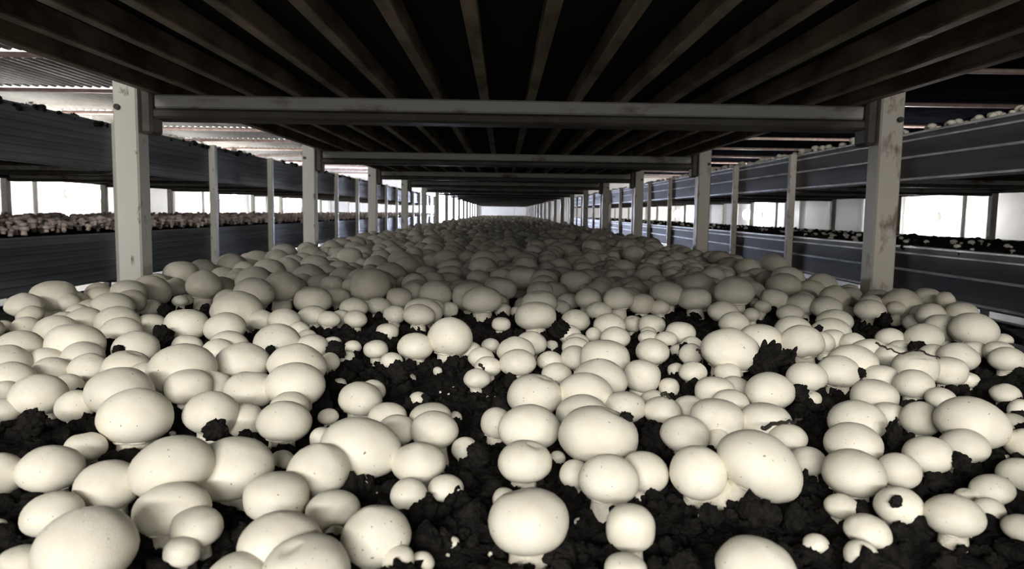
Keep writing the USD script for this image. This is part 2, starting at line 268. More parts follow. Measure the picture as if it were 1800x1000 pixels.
0.1878 0.9328 -0.1584 0.0131 0.0104 0|small oval cream mushroom behind the round cap between soil gaps right of center
0.2065 0.9184 -0.1579 0.0136 0.0108 0|nearest small oval mushroom behind right of the round cap between soil gaps right of center
0.2305 0.9690 -0.1603 0.0113 0.0090 0|second small oval mushroom behind right of the round cap between soil gaps right of center
0.2307 0.9421 -0.1530 0.0184 0.0146 0|medium flattish cream mushroom behind right of the round cap between soil gaps right of center
0.2099 0.8651 -0.1615 0.0101 0.0080 0|small oval cream mushroom right of the round cap between soil gaps right of center
0.2336 0.8946 -0.1590 0.0126 0.0100 0|small flattish cream mushroom left of the large broad cap beside the spiky soil clump
0.2119 0.8147 -0.1564 0.0127 0.0127 0|small round cream mushroom right of the round cap between soil gaps right of center
0.2383 0.7568 -0.1414 0.0296 0.0235 0|cream mushroom with a large broad cap beside the spiky soil clump
0.3233 1.0174 -0.1506 0.0206 0.0164 0|medium oval cream mushroom behind the large broad cap beside the spiky soil clump
0.3420 1.1316 -0.1494 0.0229 0.0169 0|medium flattish shaded mushroom in front and left of the tall shaded cap at upper right
0.3036 0.8553 -0.1471 0.0241 0.0191 0|large oval cream mushroom behind right of the large broad cap beside the spiky soil clump
0.2278 0.7298 -0.1584 0.0132 0.0104 0|medium oval cream mushroom in front of the large broad cap beside the spiky soil clump
0.1925 0.7289 -0.1579 0.0137 0.0108 0|medium oval mushroom in front right of the round cap between soil gaps right of center
0.1815 0.7546 -0.1619 0.0083 0.0083 0|small round cream mushroom right of the leaning oval cap right of the center row
0.1877 0.6360 -0.1550 0.0165 0.0130 0|medium flattish cream mushroom behind the wide cap left of the dark twig
0.2137 0.6641 -0.1580 0.0136 0.0107 0|medium oval cream mushroom left of the smooth oval cap below the spiky clump
0.2307 0.6218 -0.1508 0.0206 0.0162 0|cream mushroom with a smooth oval cap below the spiky clump
0.1565 0.6748 -0.1610 0.0090 0.0090 0|small round mushroom in front right of the leaning oval cap right of the center row
0.0992 0.5790 -0.1553 0.0155 0.0130 0|medium round cream mushroom behind and right of the giant stained cap in the center cluster
0.1318 0.6217 -0.1599 0.0117 0.0092 0|medium oval cream mushroom in front of the leaning oval cap right of the center row
0.1291 0.5773 -0.1571 0.0146 0.0114 0|medium oval cream mushroom left of the wide cap left of the dark twig
0.1551 0.5936 -0.1586 0.0131 0.0103 0|medium oval cream mushroom behind and left of the wide cap left of the dark twig
0.1612 0.5386 -0.1525 0.0191 0.0150 0|cream mushroom with a wide cap left of the dark twig
0.1933 0.6063 -0.1573 0.0143 0.0113 0|medium flattish cream mushroom behind and right of the wide cap left of the dark twig
0.1972 0.5364 -0.1537 0.0178 0.0140 0|large flattish cream mushroom in front of the smooth oval cap below the spiky clump
0.0622 0.5458 -0.1522 0.0193 0.0151 0|large flattish cream mushroom behind the giant stained cap in the center cluster
0.2069 1.0076 -0.1535 0.0181 0.0144 0|medium flattish cream mushroom behind the round cap between soil gaps right of center
0.1862 1.0417 -0.1567 0.0138 0.0121 0|small round cream mushroom behind left of the round cap between soil gaps right of center
0.1986 0.9881 -0.1607 0.0108 0.0086 0|small flattish cream mushroom behind the round cap between soil gaps right of center
0.1510 1.1480 -0.1527 0.0196 0.0145 0|small flattish shaded mushroom right of the shaded thick-stalked mushroom at center
0.6041 0.9304 -0.1429 0.0281 0.0223 0|cream mushroom with a big oval cap at the bed's right edge
0.5946 0.9804 -0.1481 0.0230 0.0183 0|nearest medium oval cream mushroom left of the big oval cap at the bed's right edge
0.5255 0.9040 -0.1489 0.0223 0.0177 0|second medium oval cream mushroom left of the big oval cap at the bed's right edge
0.4943 0.9240 -0.1540 0.0174 0.0138 0|second medium oval cream mushroom behind and right of the egg-shaped cap in the right-hand pair
0.3453 0.8371 -0.1459 0.0239 0.0205 0|cream mushroom with a round bulging cap right of the spiky clump
0.3758 0.9419 -0.1476 0.0235 0.0187 0|medium flattish cream mushroom behind the round bulging cap right of the spiky clump
0.4209 0.9332 -0.1496 0.0248 0.0197 0|nearest medium flattish mushroom behind right of the round bulging cap right of the spiky clump
0.4115 0.9033 -0.1540 0.0148 0.0141 0|second small round cream mushroom right of the round bulging cap right of the spiky clump
0.3920 0.8876 -0.1543 0.0139 0.0139 0|nearest small round cream mushroom right of the round bulging cap right of the spiky clump
0.4275 0.8846 -0.1533 0.0159 0.0127 0|medium oval cream mushroom behind the egg-shaped cap in the right-hand pair
0.3533 0.7296 -0.1476 0.0241 0.0191 0|large flattish cream mushroom behind and right of the egg-shaped cap in the right-hand pair
0.3281 0.7053 -0.1509 0.0200 0.0158 0|cream mushroom with an egg-shaped cap in the right-hand pair
0.2909 0.6890 -0.1530 0.0184 0.0146 0|medium oval cream mushroom left of the egg-shaped cap in the right-hand pair
0.4171 0.8240 -0.1531 0.0194 0.0154 0|medium flattish cream mushroom behind and right of the egg-shaped cap in the right-hand pair
0.4293 0.7977 -0.1533 0.0169 0.0134 0|nearest medium oval cream mushroom behind and right of the egg-shaped cap in the right-hand pair
0.4134 0.7221 -0.1503 0.0210 0.0167 0|large oval cream mushroom right of the egg-shaped cap in the right-hand pair
0.4499 0.7272 -0.1537 0.0178 0.0141 0|medium oval cream mushroom left of the squat stalked mushroom at the right edge
0.5005 0.7925 -0.1514 0.0199 0.0158 -8|medium oval cream mushroom in front of the big oval cap at the bed's right edge
0.4896 0.8219 -0.1553 0.0161 0.0128 0|medium flattish mushroom in front left of the big oval cap at the bed's right edge
0.4801 0.8727 -0.1578 0.0137 0.0109 0|small flattish cream mushroom behind and right of the egg-shaped cap in the right-hand pair
0.3822 0.6687 -0.1541 0.0169 0.0138 0|medium round cream mushroom behind and left of the wide smooth oval cap at far right
0.3185 0.6139 -0.1530 0.0184 0.0145 0|large flattish cream mushroom in front and right of the egg-shaped cap in the right-hand pair
0.3668 0.6997 -0.1555 0.0160 0.0126 0|medium oval cream mushroom right of the egg-shaped cap in the right-hand pair
0.3906 0.6400 -0.1595 0.0121 0.0096 0|medium oval cream mushroom behind and left of the wide smooth oval cap at far right
0.5541 0.7917 -0.1536 0.0178 0.0141 0|cream squat stalked mushroom at the right edge
0.6691 0.9668 -0.1606 0.0110 0.0088 0|small flattish cream mushroom behind the squat stalked mushroom at the right edge
0.5815 0.8462 -0.1555 0.0160 0.0127 0|medium flattish cream mushroom behind and left of the squat stalked mushroom at the right edge
0.4614 0.6586 -0.1594 0.0122 0.0097 0|cream small bulb mushroom at the right edge
0.4375 0.6049 -0.1603 0.0096 0.0096 0|small round cream mushroom in front right of the small bulb mushroom at the right edge
0.3244 0.5549 -0.1551 0.0145 0.0136 0|nearest medium round cream mushroom left of the wide smooth oval cap at far right
0.2643 0.5334 -0.1516 0.0198 0.0156 0|large flattish cream mushroom in front of the egg-shaped cap in the right-hand pair
0.3120 0.5782 -0.1587 0.0124 0.0104 0|second medium round cream mushroom left of the wide smooth oval cap at far right
0.4705 0.7268 -0.1619 0.0097 0.0077 0|small oval cream mushroom behind and left of the small bulb mushroom at the right edge
0.2789 0.6496 -0.1630 0.0087 0.0069 0|small oval cream mushroom right of the smooth oval cap below the spiky clump
0.4117 0.5764 -0.1626 0.0091 0.0072 0|small oval cream mushroom right of the wide smooth oval cap at far right
0.5695 0.8734 -0.1578 0.0137 0.0109 0|small oval cream mushroom in front of the big oval cap at the bed's right edge
0.6479 1.1066 -0.1481 0.0242 0.0179 0|medium oval cream mushroom behind left of the big oval cap at the bed's right edge
0.6850 1.1768 -0.1264 0.0183 0.0137 0|small oval shaded mushroom behind left of the big oval cap at the bed's right edge
0.6850 1.1275 -0.1260 0.0132 0.0132 -20|small round shaded mushroom behind left of the big oval cap at the bed's right edge
0.6850 1.0860 -0.1393 0.0204 0.0151 0|medium flattish shaded mushroom behind left of the big oval cap at the bed's right edge
0.6420 1.2481 -0.1442 0.0282 0.0209 0|second medium oval mushroom behind right of the round bulging cap right of the spiky clump
0.5247 1.1830 -0.1474 0.0249 0.0184 0|medium flattish shaded mushroom behind right of the round bulging cap right of the spiky clump
0.4979 1.2131 -0.1469 0.0255 0.0189 0|medium flattish shaded mushroom right of the tall shaded cap at upper right
0.4503 1.1434 -0.1527 0.0196 0.0145 0|small oval shaded mushroom behind the round bulging cap right of the spiky clump
0.4700 1.0298 -0.1482 0.0241 0.0178 0|second medium flattish mushroom behind right of the round bulging cap right of the spiky clump
0.4641 1.4071 -0.1427 0.0273 0.0229 0|mushroom with a tall shaded cap at upper right
0.0435 1.4971 -0.1377 0.0347 0.0257 0|mushroom with a wide dim cap at upper center
-0.0075 1.7632 -0.1471 0.0245 0.0190 0|small oval shaded mushroom left of the wide dim cap at upper center
0.1927 1.6120 -0.1442 0.0274 0.0211 0|nearest small oval shaded mushroom right of the wide dim cap at upper center
0.2410 1.6889 -0.1462 0.0261 0.0194 0|second small oval shaded mushroom right of the wide dim cap at upper center
-0.1525 1.3240 -0.1448 0.0276 0.0204 0|medium flattish shaded mushroom left of the flat cap on a stout stalk in shade
0.1158 1.2644 -0.1527 0.0196 0.0145 0|nearest small oval shaded mushroom behind and right of the shaded thick-stalked mushroom at center
0.2113 1.2664 -0.1468 0.0255 0.0189 0|medium flattish shaded mushroom behind the round cap between soil gaps right of center
0.4103 1.7077 -0.1489 0.0257 0.0202 -2|nearest small oval shaded mushroom left of the tall shaded cap at upper right
-0.5811 1.4182 -0.1437 0.0205 0.0185 -4|nearest small round mushroom behind left of the broad cap straddling the shadow edge at left
0.6264 1.4375 -0.1374 0.0299 0.0261 -0|medium round shaded mushroom right of the tall shaded cap at upper right
-0.5610 1.6140 -0.1369 0.0261 0.0205 -7|small oval shaded mushroom behind the broad cap straddling the shadow edge at left
0.4911 1.6158 -0.1387 0.0225 0.0199 -8|nearest small round shaded mushroom behind and left of the tall shaded cap at upper right
-0.6384 1.6365 -0.1464 0.0255 0.0207 -3|second small round mushroom behind left of the broad cap straddling the shadow edge at left
-0.2286 1.7085 -0.1462 0.0216 0.0184 5|small round shaded mushroom left of the flat cap on a stout stalk in shade
-0.2243 1.2919 -0.1384 0.0288 0.0236 -4|medium round shaded mushroom right of the shaded oval cap at upper left center
-0.1207 1.8142 -0.1403 0.0303 0.0251 4|second small round mushroom behind left of the flat cap on a stout stalk in shade
0.2495 1.6123 -0.1415 0.0251 0.0195 -6|third small oval shaded mushroom right of the wide dim cap at upper center
0.3973 1.4050 -0.1411 0.0242 0.0207 7|nearest small round shaded mushroom left of the tall shaded cap at upper right
0.3008 1.8439 -0.1369 0.0289 0.0221 6|fourth small oval shaded mushroom right of the wide dim cap at upper center
0.0792 1.4129 -0.1431 0.0253 0.0226 -2|medium round shaded mushroom in front and right of the wide dim cap at upper center
0.6455 1.3590 -0.1494 0.0221 0.0192 -2|small round shaded mushroom behind right of the round bulging cap right of the spiky clump
-0.0007 1.3084 -0.1378 0.0261 0.0197 -4|medium oval shaded mushroom right of the flat cap on a stout stalk in shade
0.5166 1.7975 -0.1401 0.0253 0.0206 6|second small round shaded mushroom behind and left of the tall shaded cap at upper right
0.2580 1.4860 -0.1481 0.0277 0.0205 -6|medium oval shaded mushroom behind the round cap between soil gaps right of center
-0.3758 1.2760 -0.1467 0.0205 0.0159 6|small oval shaded mushroom left of the shaded oval cap at upper left center
-0.1637 1.3751 -0.1384 0.0246 0.0209 7|third medium round shaded mushroom left of the flat cap on a stout stalk in shade
0.2788 1.3943 -0.1465 0.0238 0.0207 6|small round shaded mushroom behind the round cap between soil gaps right of center
-0.5841 1.1568 -0.1371 0.0258 0.0211 -8|medium round shaded mushroom behind left of the round cap between soil lumps at upper left
-0.0022 1.5265 -0.1397 0.0266 0.0228 1|second small round shaded mushroom left of the wide dim cap at upper center
0.1598 1.4790 -0.1424 0.0227 0.0188 -5|second small round shaded mushroom right of the wide dim cap at upper center
-0.5793 1.3109 -0.1433 0.0202 0.0157 -5|small oval shaded mushroom behind the round cap between soil lumps at upper left
-0.3158 1.6234 -0.1455 0.0207 0.0160 0|third small oval shaded mushroom behind right of the shaded oval cap at upper left center
-0.0509 1.5208 -0.1388 0.0230 0.0188 -5|small round shaded mushroom behind the flat cap on a stout stalk in shade
-0.1653 1.8028 -0.1535 0.0219 0.0162 -5|third small oval mushroom behind left of the flat cap on a stout stalk in shade
0.1420 1.4249 -0.1383 0.0308 0.0272 2|medium round shaded mushroom right of the wide dim cap at upper center
-0.5079 1.7927 -0.1344 0.0294 0.0236 -3|second small round shaded mushroom behind the shaded oval cap at upper left center
0.0191 1.5768 -0.1413 0.0211 0.0182 -0|nearest small round shaded mushroom left of the wide dim cap at upper center
0.5917 1.4032 -0.1433 0.0241 0.0212 -2|second small round shaded mushroom right of the tall shaded cap at upper right
-0.5620 1.3838 -0.1516 0.0231 0.0179 1|small oval shaded mushroom behind left of the broad cap straddling the shadow edge at left
-0.3164 1.4706 -0.1415 0.0298 0.0266 0|second medium round shaded mushroom behind right of the shaded oval cap at upper left center
-0.1143 1.2543 -0.1427 0.0282 0.0240 -3|nearest medium round shaded mushroom left of the flat cap on a stout stalk in shade
-0.1378 1.4304 -0.1411 0.0275 0.0238 -1|second medium round shaded mushroom left of the flat cap on a stout stalk in shade
0.0973 1.5625 -0.1420 0.0288 0.0225 6|medium oval shaded mushroom right of the wide dim cap at upper center
0.6078 1.4849 -0.1457 0.0215 0.0186 -0|nearest small round shaded mushroom right of the tall shaded cap at upper right
-0.1224 1.7166 -0.1337 0.0286 0.0212 7|second small oval mushroom behind left of the flat cap on a stout stalk in shade
-0.3841 1.6153 -0.1432 0.0272 0.0210 -7|nearest small oval shaded mushroom behind right of the shaded oval cap at upper left center
-0.4349 1.1713 -0.1482 0.0220 0.0192 5|medium round shaded mushroom behind left of the broad cap straddling the shadow edge at left
0.5710 1.1314 -0.1448 0.0225 0.0176 -5|nearest medium oval mushroom behind right of the round bulging cap right of the spiky clump
0.6500 1.6562 -0.1382 0.0266 0.0200 3|small oval shaded mushroom right of the tall shaded cap at upper right
0.2106 1.4776 -0.1452 0.0229 0.0180 -7|second small oval shaded mushroom behind and right of the shaded thick-stalked mushroom at center
-0.4029 1.5492 -0.1423 0.0228 0.0201 -4|nearest small round shaded mushroom behind the shaded oval cap at upper left center
0.3185 1.5010 -0.1410 0.0209 0.0161 -3|second small oval shaded mushroom left of the tall shaded cap at upper right
-0.3067 1.3310 -0.1387 0.0217 0.0188 7|nearest small round shaded mushroom behind right of the shaded oval cap at upper left center
0.3261 1.6537 -0.1412 0.0299 0.0243 7|medium round shaded mushroom left of the tall shaded cap at upper right
-0.6125 1.8209 -0.1452 0.0221 0.0178 4|second small round shaded mushroom behind the broad cap straddling the shadow edge at left
-0.3933 1.8103 -0.1493 0.0214 0.0170 -1|second small oval shaded mushroom behind right of the shaded oval cap at upper left center
0.2789 1.2452 -0.1346 0.0290 0.0215 -7|medium oval shaded mushroom left of the tall shaded cap at upper right
-0.3442 1.7326 -0.1508 0.0218 0.0180 7|second small round shaded mushroom behind right of the shaded oval cap at upper left center
0.4453 1.7414 -0.1436 0.0245 0.0212 -1|second small round shaded mushroom left of the tall shaded cap at upper right
-0.0448 1.2804 -0.1434 0.0217 0.0170 -2|small oval shaded mushroom left of the flat cap on a stout stalk in shade
-0.3363 1.3693 -0.1444 0.0258 0.0232 5|nearest medium round shaded mushroom behind right of the shaded oval cap at upper left center
0.1413 1.6856 -0.1470 0.0260 0.0214 1|nearest small round shaded mushroom right of the wide dim cap at upper center
-0.3801 1.1246 -0.1314 0.0305 0.0258 1|medium round shaded mushroom behind right of the broad cap straddling the shadow edge at left
0.0571 1.1501 -0.1424 0.0269 0.0203 7|medium oval shaded mushroom behind the shaded thick-stalked mushroom at center
0.4581 1.2341 -0.1414 0.0224 0.0185 -6|medium round shaded mushroom in front and right of the tall shaded cap at upper right
0.4866 1.4685 -0.1433 0.0239 0.0207 7|small round shaded mushroom behind the tall shaded cap at upper right
-0.3235 1.5416 -0.1398 0.0278 0.0237 -1|third medium round shaded mushroom behind right of the shaded oval cap at upper left center
-0.3826 1.3430 -0.1417 0.0242 0.0199 -2|medium round shaded mushroom behind and left of the shaded oval cap at upper left center
-0.0095 1.3756 -0.1396 0.0240 0.0181 -6|small oval shaded mushroom behind right of the flat cap on a stout stalk in shade
-0.0883 1.6522 -0.1482 0.0254 0.0216 -0|nearest small round mushroom behind left of the flat cap on a stout stalk in shade
-0.0824 1.4552 -0.1494 0.0200 0.0148 -1|nearest small oval mushroom behind left of the flat cap on a stout stalk in shade
-0.4887 1.3644 -0.1385 0.0240 0.0203 4|nearest small round shaded mushroom behind the broad cap straddling the shadow edge at left
-0.5577 1.4770 -0.1421 0.0284 0.0239 5|medium round shaded mushroom behind the broad cap straddling the shadow edge at left
"""
# ---------------------------------------------------------------- helpers
USED = {}
def numbered(path):
    k = USED.get(path, 0); USED[path] = k + 1
    return path if k == 0 else '%s_%03d' % (path, k)
def child(name, parent=None):
    return numbered((str(parent.GetPath()) if parent else '/World') + '/' + name)
def obj(name, mesh, mat, parent=None, smooth=False, **data):
    p = usdkit.mesh(stage, child(name, parent), mesh, mat, smooth=smooth).GetPrim()
    for k, v in data.items(): p.SetCustomDataByKey(k, v)
    return p
def thing(name, loc=(0, 0, 0), **data):
    x = UsdGeom.Xform.Define(stage, child(name)); x.AddTranslateOp().Set(Gf.Vec3d(*map(float, loc)))
    for k, v in data.items(): x.GetPrim().SetCustomDataByKey(k, v)
    return x.GetPrim()
def cbox(x0, x1, y0, y1, z0, z1, c=0.0):
    if c <= 0:
        return trimesh.creation.box(bounds=[[x0, y0, z0], [x1, y1, z1]])
    e = np.array([x1 - x0, y1 - y0, z1 - z0]) / 2; ctr = np.array([x0 + x1, y0 + y1, z0 + z1]) / 2
    c = min(c, e.min() * .45); pts = []
    for sx in (-1, 1):
        for sy in (-1, 1):
            for sz in (-1, 1):
                s = np.array([sx, sy, sz])
                for k in range(3):
                    v = e - c; v[k] = e[k]; pts.append(ctr + s * v)
    return trimesh.PointCloud(pts).convex_hull
def join(*ms): return trimesh.util.concatenate(list(ms))
def grid(xs, ys, h):
    X, Y = np.meshgrid(xs, ys); Z = h(X, Y)
    v = np.stack([X, Y, Z], -1).reshape(-1, 3); nx = len(xs); i = np.arange(len(xs) - 1); j = np.arange(len(ys) - 1)
    a = (j[:, None] * nx + i[None]).ravel()
    return v, np.stack([a, a + 1, a + 1 + nx, a + nx], 1)
def fbm2(X, Y, s, o=3, seed=0): return meshkit.fbm(np.stack([X * s, Y * s, 0 * X + .37], -1), o, seed)
def instancer(path, protos, pos, scale, quat, idx, **data):
    pi = UsdGeom.PointInstancer.Define(stage, path)
    rel = []
    for k, (mesh, mat) in enumerate(protos):
        m = usdkit.mesh(stage, '%s/piece%s' % (path, '' if k == 0 else '_%03d' % k), mesh, mat, smooth=True)
        rel.append(m.GetPath())
    pi.CreatePrototypesRel().SetTargets(rel)
    pi.CreatePositionsAttr(Vt.Vec3fArray.FromNumpy(np.asarray(pos, np.float32)))
    pi.CreateScalesAttr(Vt.Vec3fArray.FromNumpy(np.asarray(scale, np.float32)))
    pi.CreateOrientationsAttr(Vt.QuathArray([Gf.Quath(float(q[0]), float(q[1]), float(q[2]), float(q[3])) for q in quat]))
    pi.CreateProtoIndicesAttr(Vt.IntArray.FromNumpy(np.asarray(idx, np.int32)))
    for k, v in data.items(): pi.GetPrim().SetCustomDataByKey(k, v)
def quats(rng, n, tilt):
    a = rng.uniform(0, 2 * np.pi, n); t = rng.normal(0, tilt, n); b = rng.uniform(0, 2 * np.pi, n)
    qs = np.stack([np.cos(a / 2), 0 * a, 0 * a, np.sin(a / 2)], 1)
    ax = np.stack([np.cos(b), np.sin(b), 0 * b], 1)
    qt = np.concatenate([np.cos(t / 2)[:, None], ax * np.sin(t / 2)[:, None]], 1)
    w1, x1, y1, z1 = qt.T; w2, x2, y2, z2 = qs.T
    return np.stack([w1*w2-x1*x2-y1*y2-z1*z2, w1*x2+x1*w2+y1*z2-z1*y2, w1*y2-x1*z2+y1*w2+z1*x2, w1*z2+x1*y2-y1*x2+z1*w2], 1)

# ---------------------------------------------------------------- materials
def M(name, nodes, links, surface='p.BSDF', **k): return usdkit.material(stage, '/World/Looks/' + name, nodes, links, surface=surface, **k)
def noisy(name, c1, c2, scale, rough=.6, metal=0., spec=.5, lo=.35, hi=.65, bump=.0, bscale=60., stretch=(1, 1, 1), coord='geometry.position', detail=4):
    node, sock = coord.split('.')
    nodes = {'g': (node, {}), 'm': ('mapping', {'scale': stretch}), 'n': ('noise_texture', {'scale': scale, 'detail': detail, 'roughness': .6}),
             'r': ('rgb_ramp', {'ramp': [(lo, c1), (hi, c2)]}), 'p': ('principled_bsdf', {'roughness': rough, 'metallic': metal, 'specular_ior_level': spec})}
    links = [('g.' + sock, 'm.vector'), ('m.vector', 'n.vector'), ('n.fac', 'r.fac'), ('r.color', 'p.base_color')]
    if bump:
        nodes.update({'n2': ('noise_texture', {'scale': bscale, 'detail': 5.}), 'b': ('bump', {'strength': bump, 'distance': .004})})
        links += [('g.' + sock, 'n2.vector'), ('n2.fac', 'b.height'), ('b.normal', 'p.normal')]
    return M(name, nodes, links)
def mushroom_mat(name, base, dark, speck, k):
    """cream skin, slight blotches, and small brown specks, each copy with its own shift of the pattern"""
    nodes = {'t': ('texture_coordinate', {}), 'o': ('object_info', {}), 'sc': ('math', {'math_type': 'multiply', 'value2': 37.0}),
             'cx': ('combine_xyz', {}), 'mp': ('mapping', {}),
             'n': ('noise_texture', {'scale': 1.6, 'detail': 3.}), 'r': ('rgb_ramp', {'ramp': [(.30, dark), (.62, base)]}),
             'v': ('noise_texture', {'scale': 9.0, 'detail': 2., 'roughness': .5}), 'vr': ('rgb_ramp', {'ramp': [(.715, (0, 0, 0)), (.75, (1, 1, 1))]}),
             'mx': ('mix', {'color2': speck}), 'hs': ('hsv', {}), 'vv': ('map_range', {'to_min': .90, 'to_max': 1.04}),
             'n2': ('noise_texture', {'scale': 24., 'detail': 3.}), 'b': ('bump', {'strength': .10, 'distance': .02}),
             'p': ('principled_bsdf', {'roughness': .52, 'specular_ior_level': .35, 'subsurface_weight': 0.0})}
    links = [('t.object', 'mp.vector'), ('o.random', 'sc.value1'), ('sc.value', 'cx.x'), ('sc.value', 'cx.y'), ('cx.vector', 'mp.location'),
             ('mp.vector', 'n.vector'), ('n.fac', 'r.fac'), ('mp.vector', 'v.vector'), ('v.fac', 'vr.fac'), ('r.color', 'mx.color1'), ('vr.color', 'mx.fac'),
             ('o.random', 'vv.value'), ('vv.result', 'hs.value'), ('mx.color', 'hs.color'), ('hs.color', 'p.base_color'),
             ('t.object', 'n2.vector'), ('n2.fac', 'b.height'), ('b.normal', 'p.normal')]
    return M(name, nodes, links)
CAP = mushroom_mat('mushroom_cap', (.80, .77, .66), (.735, .695, .575), (.20, .15, .10), 0)
STEM = noisy('mushroom_stem', (.62, .57, .46), (.80, .76, .66), 3., .6, coord='texture_coordinate.object', bump=.2, bscale=9.)
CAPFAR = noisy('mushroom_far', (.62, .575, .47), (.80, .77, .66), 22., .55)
CAPPINK = noisy('mushroom_far_pinkish', (.60, .45, .40), (.74, .66, .58), 30., .55)
SOIL = noisy('peat_casing', (.006, .0055, .005), (.020, .018, .016), 130., .95, spec=.15, bump=.8, bscale=420.)
PEAT = noisy('peat_lump', (.006, .0055, .005), (.018, .016, .014), 160., .95, spec=.15, bump=.8, bscale=500.)
TWIG = noisy('dark_root', (.012, .010, .008), (.03, .024, .018), 90., .8)
POST = noisy('white_post_paint', (.17, .135, .10), (.68, .66, .60), 34., .45, lo=.29, hi=.37, stretch=(1, 1, .5), bump=.15, bscale=80.)
POSTR = noisy('white_post_paint_rusty', (.24, .17, .13), (.60, .565, .50), 30., .45, lo=.30, hi=.42, stretch=(1, 1, .5), bump=.15, bscale=80.)
BEAM = noisy('grey_beam_paint', (.15, .10, .07), (.42, .41, .38), 16., .5, lo=.30, hi=.46, stretch=(.6, 1, 1.5), bump=.1)
BEAMLOW = noisy('dark_beam_flange', (.05, .04, .032), (.10, .09, .08), 18., .6, stretch=(.6, 1, 1))  # flange and brackets darker than the beam face
JOIST = noisy('rusty_joist', (.085, .055, .035), (.30, .24, .18), 22., .55, lo=.36, hi=.66, stretch=(1, .35, 1), bump=.2, bscale=90.)
DECK = noisy('black_shelf_net', (.004, .004, .004), (.010, .010, .010), 60., .8, spec=.2)
BOARD = noisy('dark_side_board', (.075, .084, .098), (.19, .205, .23), 5., .55, stretch=(1, .12, 3), bump=.1, detail=5)
BOARDR = noisy('dark_side_board_right', (.035, .035, .035), (.08, .08, .078), 7., .55, stretch=(1, .15, 2), bump=.1)
RAIL = noisy('galvanised_rail', (.42, .42, .42), (.80, .81, .82), 12., .38, metal=.35, lo=.35, hi=.6, stretch=(1, .5, 1))
STEEL = noisy('pipe_red_primer', (.34, .22, .19), (.50, .38, .34), 8., .5)
WALL = noisy('white_wall_panel', (.72, .71, .68), (.80, .79, .76), 1.5, .6)
SEAM = noisy('wall_batten', (.60, .59, .57), (.72, .71, .69), 6., .5)
ROOF = noisy('corrugated_roof_sheet', (.24, .225, .205), (.36, .34, .31), 3., .6, spec=.25)
ROOFD = noisy('painted_dark_roof', (.002, .002, .003), (.005, .005, .008), 3., 1., spec=0.)  # darkness of the right roof and upper wall put into the colour
FLOOR = noisy('wet_concrete', (.13, .13, .125), (.22, .215, .205), 2.5, .5, bump=.1, bscale=20.)
BOLT = noisy('dark_bolt', (.02, .02, .02), (.06, .055, .05), 40., .5, metal=.6)
def emit(name, col, s): return M(name, {'e': ('emission', {'color': col, 'strength': s})}, [], surface='e.emission')
LAMPL = emit('lamp_globe_left', (1., .98, .94), WALL_LAMP_LEFT)
LAMPR = emit('lamp_globe_right', (1., .98, .96), WALL_LAMP_RIGHT)
DOORM = emit('daylit_pane', (.70, .77, 1.0), DOORWAY)
SKY = emit('translucent_roof_strip', (1., .985, .96), SKYLIGHT)

# ---------------------------------------------------------------- the setting
XW, Y0, Y1, ZR = 5.6, -3.4, 24.2, ZC + 1.22
obj('floor', cbox(-XW - .1, XW + .1, Y0, Y1, -.1, 0), FLOOR, kind='structure')
wl = thing('wall_left', kind='structure'); wr = thing('wall_right', kind='structure'); wf = thing('wall_far', kind='structure'); wb = thing('wall_near', kind='structure')
for wall, sx in ((wl, -1), (wr, 1)):
    y = Y0
    while y < Y1 - .01:
        y2 = min(y + 1.24, Y1)
        zt = ZR + .1 if sx < 0 else ZC + .36
        obj('panel', cbox(min(sx * XW, sx * (XW + .08)), max(sx * XW, sx * (XW + .08)), y + .003, y2 - .003, 0, zt), WALL, wall)
        if sx > 0: obj('black_film', cbox(XW, XW + .08, y + .003, y2 - .003, zt, ZR + .1), ROOFD, wall)  # near-black colour keeps the upper right wall in darkness
        obj('batten', cbox(min(sx * XW, sx * (XW - .03)), max(sx * XW, sx * (XW - .03)), y - .03, y + .03, 0, ZR if sx < 0 else ZC + .36, .004), SEAM, wall)
        y = y2
for k in range(7):
    x = -XW + k * 2 * XW / 7
    w = 2 * XW / 7
    obj('panel', cbox(x + .003, x + w - .003, Y0 - .08, Y0, 0, ZR + .1), WALL, wb)
DX0, DX1 = -2.75, -.80                                       # the daylit doorway
for a, b in ((-XW, -4.2), (-4.2, DX0), (DX1, .35), (.35, 1.5), (1.5, 2.9), (2.9, XW)):
    obj('panel', cbox(a + .003, b - .003, Y1, Y1 + .08, 0, ZR + .1), WALL, wf)
obj('panel', cbox(DX0 + .003, DX1 - .003, Y1, Y1 + .08, ZC + .62, ZR + .1), WALL, wf)
door = thing('door_1', kind='structure')
obj('pane', cbox(DX0, DX1, Y1 + .05, Y1 + .06, 0, ZC + .62), DOORM, door)
for a, b, c, d in ((DX0, DX0 + .05, 0, ZC + .62), (DX1 - .05, DX1, 0, ZC + .62), (DX0 + .05, DX1 - .05, ZC + .57, ZC + .62)):
    obj('frame', cbox(a, b, Y1 - .02, Y1 + .049, c, d, .006), SEAM, door)
ceil = thing('ceiling', kind='structure')
def corrugated(x0, x1, y0, y1, z, pitch=.09, amp=.018):
    n = int((x1 - x0) / pitch * 8); xs = np.linspace(x0, x1, n + 1); zz = z + amp * np.sin(2 * np.pi * xs / pitch)
    v = np.concatenate([np.stack([xs, 0 * xs + y, zz + t], 1) for t in (0, .004) for y in (y0, y1)])
    m = n + 1; i = np.arange(n); f = []
    for a, b in ((0, 1), (3, 2), (1, 3), (2, 0)):
        f.append(np.stack([a * m + i, a * m + i + 1, b * m + i + 1, b * m + i], 1))
    return v, np.concatenate(f)
PUR = [.6 + 1.8 * k for k in range(-2, 14)]
